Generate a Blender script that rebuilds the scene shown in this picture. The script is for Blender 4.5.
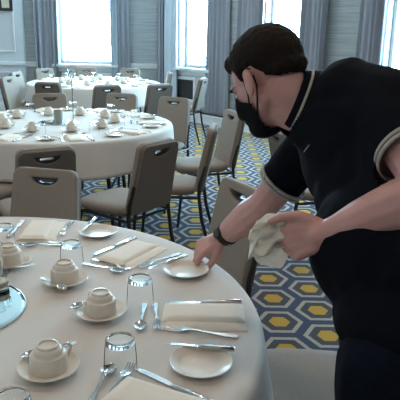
import bpy, bmesh, math, random
from mathutils import Vector, Matrix, Euler, noise as mnoise
random.seed(7)
V = Vector
scene = bpy.context.scene
COL = scene.collection
for o in list(bpy.data.objects):
    bpy.data.objects.remove(o)

# ------------------------------------------------------------------ camera
FPX, PITCH, ROLL, CAMZ = 600.0, math.radians(16.0), math.radians(1.0), 1.5
CP, SP = math.cos(PITCH), math.sin(PITCH)
CR, SR = math.cos(ROLL), math.sin(ROLL)
def ray(px, py):
    x, y = (px-200)/FPX, -(py-200)/FPX
    x, y = CR*x-SR*y, SR*x+CR*y
    return V((x, CP+y*SP, -SP+y*CP))
def at(px, py, z):            # where the pixel's ray meets height z
    d = ray(px, py)
    return d*((z-CAMZ)/d.z)+V((0, 0, CAMZ))
def atd(px, py, depth):       # point on the pixel's ray at a given depth
    return ray(px, py)*depth+V((0, 0, CAMZ))
cd = bpy.data.cameras.new('camera')
cam = bpy.data.objects.new('camera', cd)
COL.objects.link(cam)
cd.sensor_width = 36.0
cd.lens = FPX/400*36.0
cd.clip_start = 0.05
xa, ya = V((CR, SR*SP, SR*CP)), V((-SR, CR*SP, CR*CP))
za = xa.cross(ya)
cam.matrix_world = Matrix(((xa.x, ya.x, za.x, 0), (xa.y, ya.y, za.y, 0), (xa.z, ya.z, za.z, CAMZ), (0, 0, 0, 1)))
scene.camera = cam

# ------------------------------------------------------------------ world, exposure
SKY, EXPO = 66.0, -0.42
w = bpy.data.worlds.new('overcast_sky')
scene.world = w
w.use_nodes = True
bg = w.node_tree.nodes['Background']
bg.inputs[0].default_value = (0.49, 0.78, 1.0, 1)
bg.inputs[1].default_value = SKY
vs = scene.view_settings
vs.view_transform = 'Standard'
vs.look = 'None'
vs.exposure = EXPO
vs.gamma = 1.0
vs.use_curve_mapping = False
LAMP_W, LAMP_COL = 12.0, (1.0, 0.77, 0.60)
def link(o):
    COL.objects.link(o)
    return o

# ------------------------------------------------------------------ materials
MATS = {}
def mat(name, color, rough=0.5, metal=0.0, noise=0.0, nscale=30.0, bump=0.0, bscale=200.0, trans=0.0, ior=1.45,
        sheen=0.0, coat=0.0, emit=0.0, spec=0.5, stretch=None):
    if name in MATS:
        return MATS[name]
    m = bpy.data.materials.new(name)
    m.use_nodes = True
    nt = m.node_tree
    b = nt.nodes['Principled BSDF']
    c = (*color, 1)
    b.inputs['Base Color'].default_value = c
    b.inputs['Roughness'].default_value = rough
    b.inputs['Metallic'].default_value = metal
    b.inputs['Specular IOR Level'].default_value = spec
    b.inputs['IOR'].default_value = ior
    b.inputs['Transmission Weight'].default_value = trans
    b.inputs['Sheen Weight'].default_value = sheen
    b.inputs['Coat Weight'].default_value = coat
    if emit:
        b.inputs['Emission Color'].default_value = c
        b.inputs['Emission Strength'].default_value = emit
    tc = nt.nodes.new('ShaderNodeTexCoord')
    src = tc.outputs['Object']
    if stretch:
        mp = nt.nodes.new('ShaderNodeMapping')
        mp.inputs['Scale'].default_value = stretch
        nt.links.new(src, mp.inputs[0])
        src = mp.outputs[0]
    if noise:
        n = nt.nodes.new('ShaderNodeTexNoise')
        n.inputs['Scale'].default_value = nscale
        n.inputs['Detail'].default_value = 4
        r = nt.nodes.new('ShaderNodeMixRGB')
        r.inputs[1].default_value = (*[max(0, x*(1-noise)) for x in color], 1)
        r.inputs[2].default_value = (*[min(1, x*(1+noise)) for x in color], 1)
        nt.links.new(src, n.inputs['Vector'])
        nt.links.new(n.outputs['Fac'], r.inputs[0])
        nt.links.new(r.outputs[0], b.inputs['Base Color'])
    if bump:
        n2 = nt.nodes.new('ShaderNodeTexNoise')
        n2.inputs['Scale'].default_value = bscale
        bp = nt.nodes.new('ShaderNodeBump')
        bp.inputs['Strength'].default_value = bump
        bp.inputs['Distance'].default_value = 0.002
        nt.links.new(src, n2.inputs['Vector'])
        nt.links.new(n2.outputs['Fac'], bp.inputs['Height'])
        nt.links.new(bp.outputs[0], b.inputs['Normal'])
    MATS[name] = m
    return m
M_CLOTH = mat('white_tablecloth', (0.70, 0.665, 0.62), 0.75, noise=0.05, nscale=4, bump=0.25, bscale=350, sheen=0.1)
M_NAPKIN = mat('ivory_napkin', (0.92, 0.85, 0.74), 0.8, noise=0.04, nscale=20, bump=0.3, bscale=500)
M_HELD = mat('held_napkin_cotton', (0.96, 0.93, 0.86), 0.8, noise=0.04, nscale=20, bump=0.3, bscale=500)
M_CHAIR = mat('taupe_upholstery', (0.27, 0.225, 0.185), 0.85, noise=0.15, nscale=120, bump=0.5, bscale=400, sheen=0.2)
M_CHBACK = mat('dark_taupe_upholstery', (0.17, 0.145, 0.125), 0.85, noise=0.15, nscale=120, bump=0.5, bscale=400)
M_FRAME = mat('dark_metal_frame', (0.05, 0.048, 0.05), 0.35, 0.6)
M_HANDLE = mat('dark_plastic_handle', (0.05, 0.047, 0.045), 0.35)
M_PORC = mat('white_porcelain', (0.76, 0.70, 0.61), 0.3, noise=0.02, coat=0.12)
M_STEEL = mat('polished_steel', (0.52, 0.51, 0.50), 0.2, 1.0, noise=0.05)
M_GLASS = mat('clear_glass', (0.97, 0.99, 0.99), 0.0, trans=1.0, ior=1.48)
def mat_thin_glass():
    m = bpy.data.materials.new('thin_clear_glass'); m.use_nodes = True
    nt = m.node_tree; nt.nodes.clear()
    o = nt.nodes.new('ShaderNodeOutputMaterial'); mx = nt.nodes.new('ShaderNodeMixShader')
    t = nt.nodes.new('ShaderNodeBsdfTransparent'); g = nt.nodes.new('ShaderNodeBsdfGlossy')
    g.inputs['Roughness'].default_value = .01; t.inputs[0].default_value = (.985, .992, .992, 1)
    fr = nt.nodes.new('ShaderNodeFresnel'); fr.inputs[0].default_value = 1.04
    nt.links.new(fr.outputs[0], mx.inputs[0])
    nt.links.new(t.outputs[0], mx.inputs[1]); nt.links.new(g.outputs[0], mx.inputs[2]); nt.links.new(mx.outputs[0], o.inputs[0])
    return m
M_THIN = mat_thin_glass()
M_MIRROR = mat('mirror_silver', (0.78, 0.86, 0.86), 0.02, 1.0)
M_PLINTH = mat('painted_trim', (0.80, 0.83, 0.84), 0.45, noise=0.03, nscale=6)
M_PANEL = mat('painted_panel_wall', (0.70, 0.76, 0.80), 0.6, noise=0.04, nscale=3)
M_CEIL = mat('ceiling_paint', (0.70, 0.68, 0.64), 0.8, noise=0.03, nscale=2)
M_DARKW = mat('table_plywood_dark', (0.10, 0.085, 0.07), 0.6, noise=0.1)
M_CURT = mat('slate_drapery', (0.31, 0.325, 0.37), 0.8, noise=0.12, nscale=12, bump=0.2, bscale=60, sheen=0.2, stretch=(1, 1, 0.05))
M_LINER = mat('pale_blue_lining', (0.60, 0.68, 0.76), 0.8, noise=0.08, nscale=10, stretch=(1, 1, 0.05))
M_GRILLE = mat('dark_grille_metal', (0.06, 0.06, 0.06), 0.5, 0.3)
M_BLACKWOOD = mat('dark_picture_frame', (0.05, 0.04, 0.035), 0.4)
M_PRINT = mat('pale_print', (0.95, 0.84, 0.70), 0.6, noise=0.15, nscale=9)
M_SKIN = mat('skin', (0.62, 0.34, 0.305), 0.5, noise=0.10, nscale=25, bump=0.15, bscale=120)
M_HAIR = mat('dark_brown_hair', (0.014, 0.009, 0.007), 0.75, spec=0.2, noise=0.5, nscale=90, bump=0.8, bscale=160, stretch=(1, 1, 0.5))
M_POLO = mat('navy_black_polo', (0.0045, 0.006, 0.010), 0.9, noise=0.2, nscale=40, bump=0.4, bscale=300, spec=0.12)
M_TIP = mat('grey_tipping', (0.42, 0.40, 0.36), 0.8, noise=0.08)
M_TROUS = mat('dark_navy_trousers', (0.005, 0.008, 0.016), 0.9, noise=0.2, nscale=40, bump=0.3, bscale=200, spec=0.12)
M_MASK = mat('black_mask_fabric', (0.006, 0.006, 0.009), 0.85, noise=0.1, bump=0.3, bscale=200, spec=0.15)
M_SHOE = mat('black_shoe_leather', (0.012, 0.012, 0.012), 0.35)
M_WATCH = mat('black_watch_strap', (0.012, 0.012, 0.014), 0.4)
M_EYE = mat('eye_white', (0.75, 0.72, 0.70), 0.2)
M_IRIS = mat('eye_iris', (0.05, 0.035, 0.02), 0.2)
M_LIP = mat('lip', (0.42, 0.18, 0.16), 0.5)
M_NAIL = mat('finger_nail', (0.60, 0.38, 0.32), 0.35)
M_WAX = mat('red_candle_wax', (0.50, 0.10, 0.05), 0.5)
M_LAMP = mat('downlight_diffuser', (1.0, 0.85, 0.68), 0.5, emit=6.0)

def mat_wallpaper():
    m = bpy.data.materials.new('grasscloth_wallpaper'); m.use_nodes = True
    nt = m.node_tree; b = nt.nodes['Principled BSDF']
    tc = nt.nodes.new('ShaderNodeTexCoord'); mp = nt.nodes.new('ShaderNodeMapping')
    mp.inputs['Scale'].default_value = (1.5, 1.5, 55)
    n = nt.nodes.new('ShaderNodeTexNoise'); n.inputs['Scale'].default_value = 1.0; n.inputs['Detail'].default_value = 5
    r = nt.nodes.new('ShaderNodeValToRGB')
    r.color_ramp.elements[0].position = .3; r.color_ramp.elements[0].color = (.27, .30, .31, 1)
    r.color_ramp.elements[1].position = .75; r.color_ramp.elements[1].color = (.47, .50, .51, 1)
    nt.links.new(tc.outputs['Object'], mp.inputs[0]); nt.links.new(mp.outputs[0], n.inputs['Vector'])
    nt.links.new(n.outputs['Fac'], r.inputs[0]); nt.links.new(r.outputs[0], b.inputs['Base Color'])
    b.inputs['Roughness'].default_value = .75
    return m
def add_translucency(m, amount, col):
    nt = m.node_tree; b = nt.nodes['Principled BSDF']; o = [n for n in nt.nodes if n.type == 'OUTPUT_MATERIAL'][0]
    t = nt.nodes.new('ShaderNodeBsdfTranslucent'); t.inputs[0].default_value = (*col, 1)
    mx = nt.nodes.new('ShaderNodeMixShader'); mx.inputs[0].default_value = amount
    nt.links.new(b.outputs[0], mx.inputs[1]); nt.links.new(t.outputs[0], mx.inputs[2]); nt.links.new(mx.outputs[0], o.inputs[0])
add_translucency(M_HELD, .4, (.95, .90, .80))
M_WALL = mat_wallpaper()

def mat_pane():
    m = bpy.data.materials.new('window_glass'); m.use_nodes = True
    nt = m.node_tree; nt.nodes.clear()
    o = nt.nodes.new('ShaderNodeOutputMaterial'); mx = nt.nodes.new('ShaderNodeMixShader')
    t = nt.nodes.new('ShaderNodeBsdfTransparent'); g = nt.nodes.new('ShaderNodeBsdfGlossy')
    g.inputs['Roughness'].default_value = .02
    n = nt.nodes.new('ShaderNodeTexNoise'); n.inputs['Scale'].default_value = 2
    cr = nt.nodes.new('ShaderNodeValToRGB')
    cr.color_ramp.elements[0].color = (.93, .96, .95, 1); cr.color_ramp.elements[1].color = (.97, .98, .98, 1)
    nt.links.new(n.outputs['Fac'], cr.inputs[0]); nt.links.new(cr.outputs[0], t.inputs[0])
    mx.inputs[0].default_value = .05
    nt.links.new(t.outputs[0], mx.inputs[1]); nt.links.new(g.outputs[0], mx.inputs[2]); nt.links.new(mx.outputs[0], o.inputs[0])
    return m
M_PANE = mat_pane()

def mat_carpet():
    m = bpy.data.materials.new('hexagon_carpet'); m.use_nodes = True
    nt = m.node_tree; L = nt.links; b = nt.nodes['Principled BSDF']
    tc = nt.nodes.new('ShaderNodeTexCoord'); sx = nt.nodes.new('ShaderNodeSeparateXYZ')
    L.new(tc.outputs['Object'], sx.inputs[0])
    def mth(op, a, c=None):
        n = nt.nodes.new('ShaderNodeMath'); n.operation = op
        for i, q in enumerate((a, c)):
            if q is None: continue
            if isinstance(q, (int, float)): n.inputs[i].default_value = q
            else: L.new(q, n.inputs[i])
        return n.outputs[0]
    cx, ay = 0.232, 0.288
    X0, Y0 = 0.435, 3.19
    def cell(ox, oy):
        u = mth('DIVIDE', mth('SUBTRACT', sx.outputs[0], ox), 2*cx)
        v = mth('DIVIDE', mth('SUBTRACT', sx.outputs[1], oy), ay)
        fu = mth('ABSOLUTE', mth('SUBTRACT', u, mth('ROUND', u)))
        fv = mth('ABSOLUTE', mth('SUBTRACT', v, mth('ROUND', v)))
        a = mth('MULTIPLY', fv, 2.0)                       # 0..1 to the flat sides
        s = mth('ADD', mth('MULTIPLY', fu, 3.0), mth('MULTIPLY', fv, 1.0))
        return mth('MAXIMUM', a, s)
    d = mth('MINIMUM', cell(X0, Y0), cell(X0+cx, Y0+ay/2))
    r = nt.nodes.new('ShaderNodeValToRGB'); r.color_ramp.interpolation = 'CONSTANT'
    e = r.color_ramp.elements
    e[0].position = 0; e[0].color = (.56, .35, .06, 1)
    e[1].position = .37; e[1].color = (.085, .088, .100, 1)
    for p, c in ((.66, (.46, .42, .36, 1)), (.83, (.070, .086, .14, 1))):
        q = e.new(p); q.color = c
    nz = nt.nodes.new('ShaderNodeTexNoise'); nz.inputs['Scale'].default_value = 90
    L.new(tc.outputs['Object'], nz.inputs['Vector'])
    dn = mth('ADD', d, mth('MULTIPLY', mth('SUBTRACT', nz.outputs['Fac'], .5), .06))
    L.new(dn, r.inputs[0])
    n2 = nt.nodes.new('ShaderNodeTexNoise'); n2.inputs['Scale'].default_value = 260
    L.new(tc.outputs['Object'], n2.inputs['Vector'])
    mx = nt.nodes.new('ShaderNodeMixRGB'); mx.blend_type = 'MULTIPLY'; mx.inputs[0].default_value = .35
    L.new(r.outputs[0], mx.inputs[1]); L.new(n2.outputs['Color'], mx.inputs[2])
    L.new(mx.outputs[0], b.inputs['Base Color'])
    bp = nt.nodes.new('ShaderNodeBump'); bp.inputs['Strength'].default_value = .4; bp.inputs['Distance'].default_value = .004
    L.new(n2.outputs['Fac'], bp.inputs['Height']); L.new(bp.outputs[0], b.inputs['Normal'])
    b.inputs['Roughness'].default_value = .95; b.inputs['Specular IOR Level'].default_value = .15
    return m
M_CARPET = mat_carpet()

# ------------------------------------------------------------------ mesh helpers
def obj(name, bm, m, parent=None, smooth=True, sharp=35):
    me = bpy.data.meshes.new(name)
    bmesh.ops.recalc_face_normals(bm, faces=bm.faces[:])
    bm.to_mesh(me); bm.free()
    return mobj(name, me, m, parent, smooth, sharp)
def mobj(name, me, m, parent=None, smooth=True, sharp=35):
    me.materials.clear()
    me.materials.append(m)
    if smooth:
        for p in me.polygons: p.use_smooth = True
        me.set_sharp_from_angle(angle=math.radians(sharp))
    o = link(bpy.data.objects.new(name, me))
    if parent: o.parent = parent
    return o
def tag(o, label, cat, group=None):
    o['label'] = label; o['category'] = cat
    if group: o['group'] = group
    return o
def thing(name, label, cat, loc=(0, 0, 0), rz=0.0, group=None):
    o = link(bpy.data.objects.new(name, None))
    o.empty_display_size = .1
    o.location = loc; o.rotation_euler = (0, 0, rz)
    return tag(o, label, cat, group)
def struct(o):
    o['kind'] = 'structure'
    return o
def dup(root, label=None, group=None):
    r = root.copy(); COL.objects.link(r)
    if label: r['label'] = label
    if group: r['group'] = group
    for ch in list(root.children):
        c = ch.copy(); COL.objects.link(c); c.parent = r
        for g in ch.children:
            d = g.copy(); COL.objects.link(d); d.parent = c
    return r
def box(bm, x0, x1, y0, y1, z0, z1, bev=0.0, mtx=None):
    r = bmesh.ops.create_cube(bm, size=1)
    vs_ = r['verts']
    for v in vs_:
        v.co = V(((x0+x1)/2+v.co.x*(x1-x0), (y0+y1)/2+v.co.y*(y1-y0), (z0+z1)/2+v.co.z*(z1-z0)))
    if bev:
        es = list({e for v in vs_ for e in v.link_edges})
        rb = bmesh.ops.bevel(bm, geom=es, offset=bev, segments=2, affect='EDGES', profile=.6)
        vs_ = list({v for f in rb['faces'] for v in f.verts} | {v for v in vs_ if v.is_valid})
    if mtx:
        for v in vs_: v.co = mtx @ v.co
    return vs_
def lathe(bm, prof, n=32, c=(0, 0, 0)):
    rings = []
    for r, z in prof:
        if r < 1e-6:
            rings.append([bm.verts.new((c[0], c[1], c[2]+z))])
        else:
            rings.append([bm.verts.new((c[0]+r*math.cos(2*math.pi*i/n), c[1]+r*math.sin(2*math.pi*i/n), c[2]+z)) for i in range(n)])
    for a, b in zip(rings, rings[1:]):
        for i in range(n):
            j = (i+1) % n
            if len(a) == 1 and len(b) == 1: continue
            if len(a) == 1: bm.faces.new((a[0], b[i], b[j]))
            elif len(b) == 1: bm.faces.new((a[i], b[0], a[j]))
            else: bm.faces.new((a[i], b[i], b[j], a[j]))
def tube(bm, pts, r, n=8, cap=True):
    pts = [V(p) for p in pts]
    rs = r if isinstance(r, (list, tuple)) else [r]*len(pts)
    prev = None; rings = []
    for i, p in enumerate(pts):
        t = (pts[min(i+1, len(pts)-1)]-pts[max(i-1, 0)]).normalized()
        if prev is None:
            a = t.cross(V((0, 0, 1)))
            if a.length < 1e-3: a = t.cross(V((0, 1, 0)))
            a.normalize()
        else:
            a = (prev-t*prev.dot(t)).normalized()
        prev = a; b = t.cross(a)
        rings.append([bm.verts.new(p+(a*math.cos(2*math.pi*k/n)+b*math.sin(2*math.pi*k/n))*rs[i]) for k in range(n)])
    for A, B in zip(rings, rings[1:]):
        for k in range(n):
            bm.faces.new((A[k], B[k], B[(k+1) % n], A[(k+1) % n]))
    if cap:
        bm.faces.new(rings[0][::-1]); bm.faces.new(rings[-1])
def grid_solid(bm, rows, th, down=V((0, 0, -1))):
    """rows: grid of points (top skin); closed solid of thickness th."""
    top = [[bm.verts.new(p) for p in r] for r in rows]
    bot = [[bm.verts.new(V(p)+down*th) for p in r] for r in rows]
    nr, nc = len(rows), len(rows[0])
    for i in range(nr-1):
        for j in range(nc-1):
            bm.faces.new((top[i][j], top[i+1][j], top[i+1][j+1], top[i][j+1]))
            bm.faces.new((bot[i][j], bot[i][j+1], bot[i+1][j+1], bot[i+1][j]))
    for i in range(nr-1):
        bm.faces.new((top[i][0], bot[i][0], bot[i+1][0], top[i+1][0]))
        bm.faces.new((top[i][-1], top[i+1][-1], bot[i+1][-1], bot[i][-1]))
    for j in range(nc-1):
        bm.faces.new((top[0][j], top[0][j+1], bot[0][j+1], bot[0][j]))
        bm.faces.new((top[-1][j], bot[-1][j], bot[-1][j+1], top[-1][j+1]))
def curve_mesh(name, polys, extrude, bevel, res=2):
    """filled 2-D outline with holes, extruded, as mesh data (in XY, thick in Z)"""
    cu = bpy.data.curves.new(name, 'CURVE')
    cu.dimensions = '2D'; cu.fill_mode = 'BOTH'; cu.extrude = extrude; cu.bevel_depth = bevel; cu.bevel_resolution = res
    for pl in polys:
        s = cu.splines.new('POLY'); s.points.add(len(pl)-1); s.use_cyclic_u = True
        for p, q in zip(s.points, pl): p.co = (q[0], q[1], 0, 1)
    o = link(bpy.data.objects.new(name, cu))
    dg = bpy.context.evaluated_depsgraph_get()
    me = bpy.data.meshes.new_from_object(o.evaluated_get(dg))
    bpy.data.objects.remove(o); bpy.data.curves.remove(cu)
    return me
def arc(cx, cy, rx, ry, a0, a1, n):
    return [(cx+rx*math.cos(math.radians(a0+(a1-a0)*i/n)), cy+ry*math.sin(math.radians(a0+(a1-a0)*i/n))) for i in range(n+1)]

# ------------------------------------------------------------------ room shell
CORNER = V((-0.62, 10.72, 0))
ADIR = V((0.648, -0.7616, 0)).normalized()
CEILZ = 3.5
XL, YB, XR = -6.5, -4.5, 4.9
SEND = (XR-CORNER.x)/ADIR.x
AEND = CORNER+ADIR*SEND
# wall frames: origin, direction along, outward normal
FAR = (V((XL, 10.72, 0)), V((1, 0, 0)), V((0, 1, 0)))
ANG = (CORNER, ADIR, V((-ADIR.y, ADIR.x, 0)))
def wmtx(fr):
    o, d, n = fr
    return Matrix(((d.x, n.x, 0, o.x), (d.y, n.y, 0, o.y), (0, 0, 1, 0), (0, 0, 0, 1)))
def wall_s(fr, px, py=30):
    o, d, n = fr
    r = ray(px, py); t = (o-V((0, 0, CAMZ))).dot(n)/r.dot(n)
    return (r*t+V((0, 0, CAMZ))-o).dot(d)
WZ0, WZ1 = 0.86, 3.15
win_far = [(wall_s(FAR, 58.5), wall_s(FAR, 113))]
b0, b1 = wall_s(ANG, 182.4), wall_s(ANG, 210)
c0, c1 = wall_s(ANG, 267), wall_s(ANG, 308.5)
d0 = wall_s(ANG, 388)
win_ang = [(b0, b1), (c0, c1), (d0, d0+.78)]
def wall_with_windows(name, fr, s0, s1, wins, m):
    bm = bmesh.new()
    cuts = [s0]+[q for wn in wins for q in wn]+[s1]
    for i in range(0, len(cuts)-1):
        a, b = cuts[i], cuts[i+1]
        if i % 2 == 0: box(bm, a, b, 0, .3, 0, CEILZ)
        else:
            box(bm, a, b, 0, .3, 0, WZ0); box(bm, a, b, 0, .3, WZ1, CEILZ)
    o = obj(name, bm, m, smooth=False); o.matrix_world = wmtx(fr)
    return struct(o)
wall_with_windows('wall_far', FAR, 0, CORNER.x-XL, win_far, M_WALL)
wall_with_windows('wall_right', ANG, 0, SEND, win_ang, M_WALL)
bm = bmesh.new(); box(bm, XL-.2, XL, YB-.2, 11.02, 0, CEILZ); struct(obj('wall_left', bm, M_PANEL, smooth=False))
bm = bmesh.new(); box(bm, XL, XR, YB-.2, YB, 0, CEILZ); struct(obj('wall_back', bm, M_PANEL, smooth=False))
bm = bmesh.new(); box(bm, XR, XR+.2, YB-.2, AEND.y+.2, 0, CEILZ); struct(obj('wall_side', bm, M_PANEL, smooth=False))
poly = [(XL-.2, YB-.2), (XR+.2, YB-.2), (XR+.2, AEND.y+.2), (CORNER.x+.2, 11.02), (XL-.2, 11.02)]
for nm, za_, zb_, mm in (('floor', -.1, 0, M_CARPET), ('ceiling', CEILZ, CEILZ+.1, M_CEIL)):
    bm = bmesh.new()
    lo = [bm.verts.new((*p, za_)) for p in poly]; hi = [bm.verts.new((*p, zb_)) for p in poly]
    bm.faces.new(lo[::-1]); bm.faces.new(hi)
    for i in range(5): bm.faces.new((lo[i], lo[(i+1) % 5], hi[(i+1) % 5], hi[i]))
    struct(obj(nm, bm, mm, smooth=False))

def trim_run(name, fr, s0, s1, prof):
    """prof: list of (depth into room, z0, z1) boxes"""
    bm = bmesh.new()
    for dpt, z0, z1 in prof: box(bm, s0, s1, -dpt, .0, z0, z1, bev=.004)
    o = obj(name, bm, M_PLINTH); o.matrix_world = wmtx(fr)
    return struct(o)
FL = CORNER.x-XL
trim_run('baseboard_far', FAR, 0, FL-.02, [(.025, 0, .17), (.035, 0, .04), (.03, .17, .19)])
trim_run('baseboard_right', ANG, .18, SEND, [(.17, 0, .16), (.18, .13, .16), (.185, 0, .03)])
tn = 1
for fr, segs in ((FAR, ((0, win_far[0][0]-.14), (win_far[0][1]+.14, FL-.02))),
                 (ANG, ((.02, b0-.12), (b1+.12, c0-.12), (c1+.12, d0-.12)))):
    for s0, s1 in segs:
        if s1-s0 > .05:
            trim_run('trim_%d' % tn, fr, s0, s1, [(.03, .83, .87), (.045, .865, .885), (.02, .80, .83)]); tn += 1

# panelled pier at the left end of the far wall
ps1 = wall_s(FAR, 25.5)-.02
bm = bmesh.new(); box(bm, ps1-1.55, ps1, -.10, 0, 0, CEILZ, bev=.004)
pier = obj('wall_pier', bm, M_PANEL); pier.matrix_world = wmtx(FAR); struct(pier)
def moulding(s0, s1, z0, z1, wdt=.035):
    bm = bmesh.new()
    for a in ((s0, s1, z0, z0+wdt), (s0, s1, z1-wdt, z1)): box(bm, a[0], a[1], -.125, -.10, a[2], a[3], bev=.006)
    for a in ((s0, s0+wdt), (s1-wdt, s1)): box(bm, a[0], a[1], -.125, -.10, z0+wdt, z1-wdt, bev=.006)
    o = obj('panel_moulding', bm, M_PLINTH, pier)
moulding(ps1-1.40, ps1-.14, 1.04, 3.2)
moulding(ps1-1.40, ps1-.14, .27, .72)
bm = bmesh.new(); box(bm, ps1-1.57, ps1+.02, -.145, -.10, .83, .89, bev=.005); box(bm, ps1-1.57, ps1+.02, -.13, -.10, 0, .19, bev=.005)
obj('pier_rail', bm, M_PLINTH, pier)

# windows
def window(n, fr, s0, s1, bars=True):
    root = link(bpy.data.objects.new('window_%d' % n, None)); root.matrix_world = wmtx(fr); struct(root)
    def p(nm, boxes, m, bev=.004):
        bm = bmesh.new()
        for b in boxes: box(bm, *b, bev=bev)
        return obj(nm, bm, m, root)
    t = .05
    p('window_frame', [(s0, s0+t, .08, .16, WZ0, WZ1), (s1-t, s1, .08, .16, WZ0, WZ1), (s0+t, s1-t, .08, .16, WZ0, WZ0+t),
                       (s0+t, s1-t, .08, .16, WZ1-t, WZ1)], M_PLINTH)
    for nm, b in (('casing', (s0-.09, s0, -.025, 0, WZ0, WZ1+.1)), ('casing', (s1, s1+.09, -.025, 0, WZ0, WZ1+.1)),
                  ('casing', (s0, s1, -.025, 0, WZ1, WZ1+.1))):
        p(nm, [b], M_PLINTH)
    p('window_sill', [(s0-.12, s1+.12, -.10, .08, WZ0-.05, WZ0), (s0-.10, s1+.10, -.03, 0, WZ0-.13, WZ0-.05)], M_PLINTH, .008)
    p('window_pane', [(s0+t, s1-t, .115, .121, WZ0+t, WZ1-t)], M_PANE, 0)
    bm = bmesh.new(); box(bm, s0+.02, s1-.02, -.018, 0, .24, WZ0-.14, bev=.005)
    obj('apron_panel', bm, M_PLINTH, root)
    return root
window(1, FAR, *win_far[0])
for i, wn in enumerate(win_ang): window(2+i, ANG, *wn)
# sky portals: only guide sampling of the sky through the openings
for i, (fr, (s0, s1)) in enumerate([(FAR, win_far[0])]+[(ANG, q) for q in win_ang]):
    l = bpy.data.lights.new('window_portal', 'AREA'); l.shape = 'RECTANGLE'; l.size = s1-s0; l.size_y = WZ1-WZ0
    l.cycles.is_portal = True
    o = link(bpy.data.objects.new('window_portal', l))
    org, d, n = fr
    c = org+d*((s0+s1)/2)+n*.2+V((0, 0, (WZ0+WZ1)/2))
    z = n; x = d; y = z.cross(x)
    o.matrix_world = Matrix(((x.x, y.x, z.x, c.x), (x.y, y.y, z.y, c.y), (x.z, y.z, z.z, c.z), (0, 0, 0, 1)))

# grille under the angled window
g0, g1 = wall_s(ANG, 177, 85), wall_s(ANG, 195, 85)
gr = thing('radiator_grille', 'dark slatted grille in white surround below the middle window sill', 'grille')
gr.matrix_world = wmtx(ANG)
bm = bmesh.new(); box(bm, g0, g1, -.022, -.018, .34, .66); obj('backing', bm, M_GRILLE, gr, smooth=False)
bm = bmesh.new()
for b in ((g0-.05, g0, .29, .71), (g1, g1+.05, .29, .71)): box(bm, b[0], b[1], -.045, -.018, b[2], b[3], bev=.004)
for b in ((.29, .34), (.66, .71)): box(bm, g0, g1, -.045, -.018, b[0], b[1], bev=.004)
obj('surround', bm, M_PLINTH, gr)
for k in range(9):
    bm = bmesh.new(); box(bm, g0, g1, -.034, -.022, .36+k*.033, .376+k*.033); obj('slat', bm, M_GRILLE, gr, smooth=False)

# curtains
def curtain(fr, s0, s1, label, m=M_CURT, off=.07, seed=0, nf=None):
    zb = .165 if fr is ANG else .02
    rnd = random.Random(seed)
    n = 60; nf = nf or max(3, round((s1-s0)/.085)); rows = []
    ph = rnd.random()*6
    zs = [zb, .5, 1.2, 2.0, 2.8, 3.25]
    for z in zs:
        r = []
        for i in range(n+1):
            u = i/n; s = s0+(s1-s0)*u
            amp = .032+.012*math.sin(u*7+ph)+.006*math.sin(z*2+u*5)
            r.append(V((s+.008*math.sin(z*1.7+u*9+ph), -off-amp*(1+math.sin(u*nf*2*math.pi+ph+.25*math.sin(z*1.3+u*3)))*.9, z)))
        rows.append(r)
    bm = bmesh.new(); grid_solid(bm, rows, .004, V((0, 1, 0)))
    bm.transform(wmtx(fr))
    o = obj('curtain', bm, m, sharp=80)
    return tag(o, label, 'curtain', 'window drapes')
def cpx(fr, a, b): return wall_s(fr, a), wall_s(fr, b)
curtain(FAR, *cpx(FAR, 36.5, 59), 'slate blue pleated curtain left of the wide window beside the panelled pier', seed=1)
curtain(FAR, *cpx(FAR, 117.6, 130.5), 'narrow slate curtain at the right edge of the wide window', seed=2)
curtain(FAR, *cpx(FAR, 111.5, 116.3), 'pale blue curtain lining strip hanging at right side of wide window', M_LINER, .05, seed=3, nf=2)
curtain(ANG, *cpx(ANG, 170.5, 182.5), 'pale blue curtain lining hanging left of the narrow middle window', M_LINER, .05, seed=4, nf=2)
curtain(FAR, *cpx(FAR, 158, 167.5), 'dark slate curtain in the room corner left of the middle window', seed=5)
curtain(ANG, *cpx(ANG, 209, 232), 'long taupe curtain right of the narrow middle window reaching the floor', seed=6, off=.05)
curtain(ANG, *cpx(ANG, 243, 268), 'slate curtain directly behind the man\'s head, left of third window', seed=7, off=.05)
curtain(ANG, *cpx(ANG, 306, 331), 'slate curtain hanging above the man\'s collar, right of third window', seed=8, off=.05)
curtain(ANG, *cpx(ANG, 363, 388), 'slate curtain above the man\'s shoulder beside the rightmost window', seed=9, off=.05)

# picture on the pier
pa, pb = wall_s(FAR, 3), wall_s(FAR, 16.5)
pic = thing('wall_picture', 'dark framed picture with warm pale print hanging on the panelled pier', 'picture')
pic.matrix_world = wmtx(FAR)
pz0 = at(9, 11, 0); rr_ = ray(9, 11); pz0 = CAMZ+rr_.z*(10.60/rr_.y)
bm = bmesh.new()
for b in ((pa, pa+.05, pz0, pz0+.62), (pb-.05, pb, pz0, pz0+.62)): box(bm, b[0], b[1], -.155, -.125, b[2], b[3], bev=.006)
for b in ((pz0, pz0+.05), (pz0+.57, pz0+.62)): box(bm, pa+.05, pb-.05, -.155, -.125, b[0], b[1], bev=.006)
obj('frame', bm, M_BLACKWOOD, pic)
bm = bmesh.new(); box(bm, pa+.04, pb-.04, -.138, -.125, pz0+.04, pz0+.58); obj('print', bm, M_PRINT, pic, smooth=False)

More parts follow.
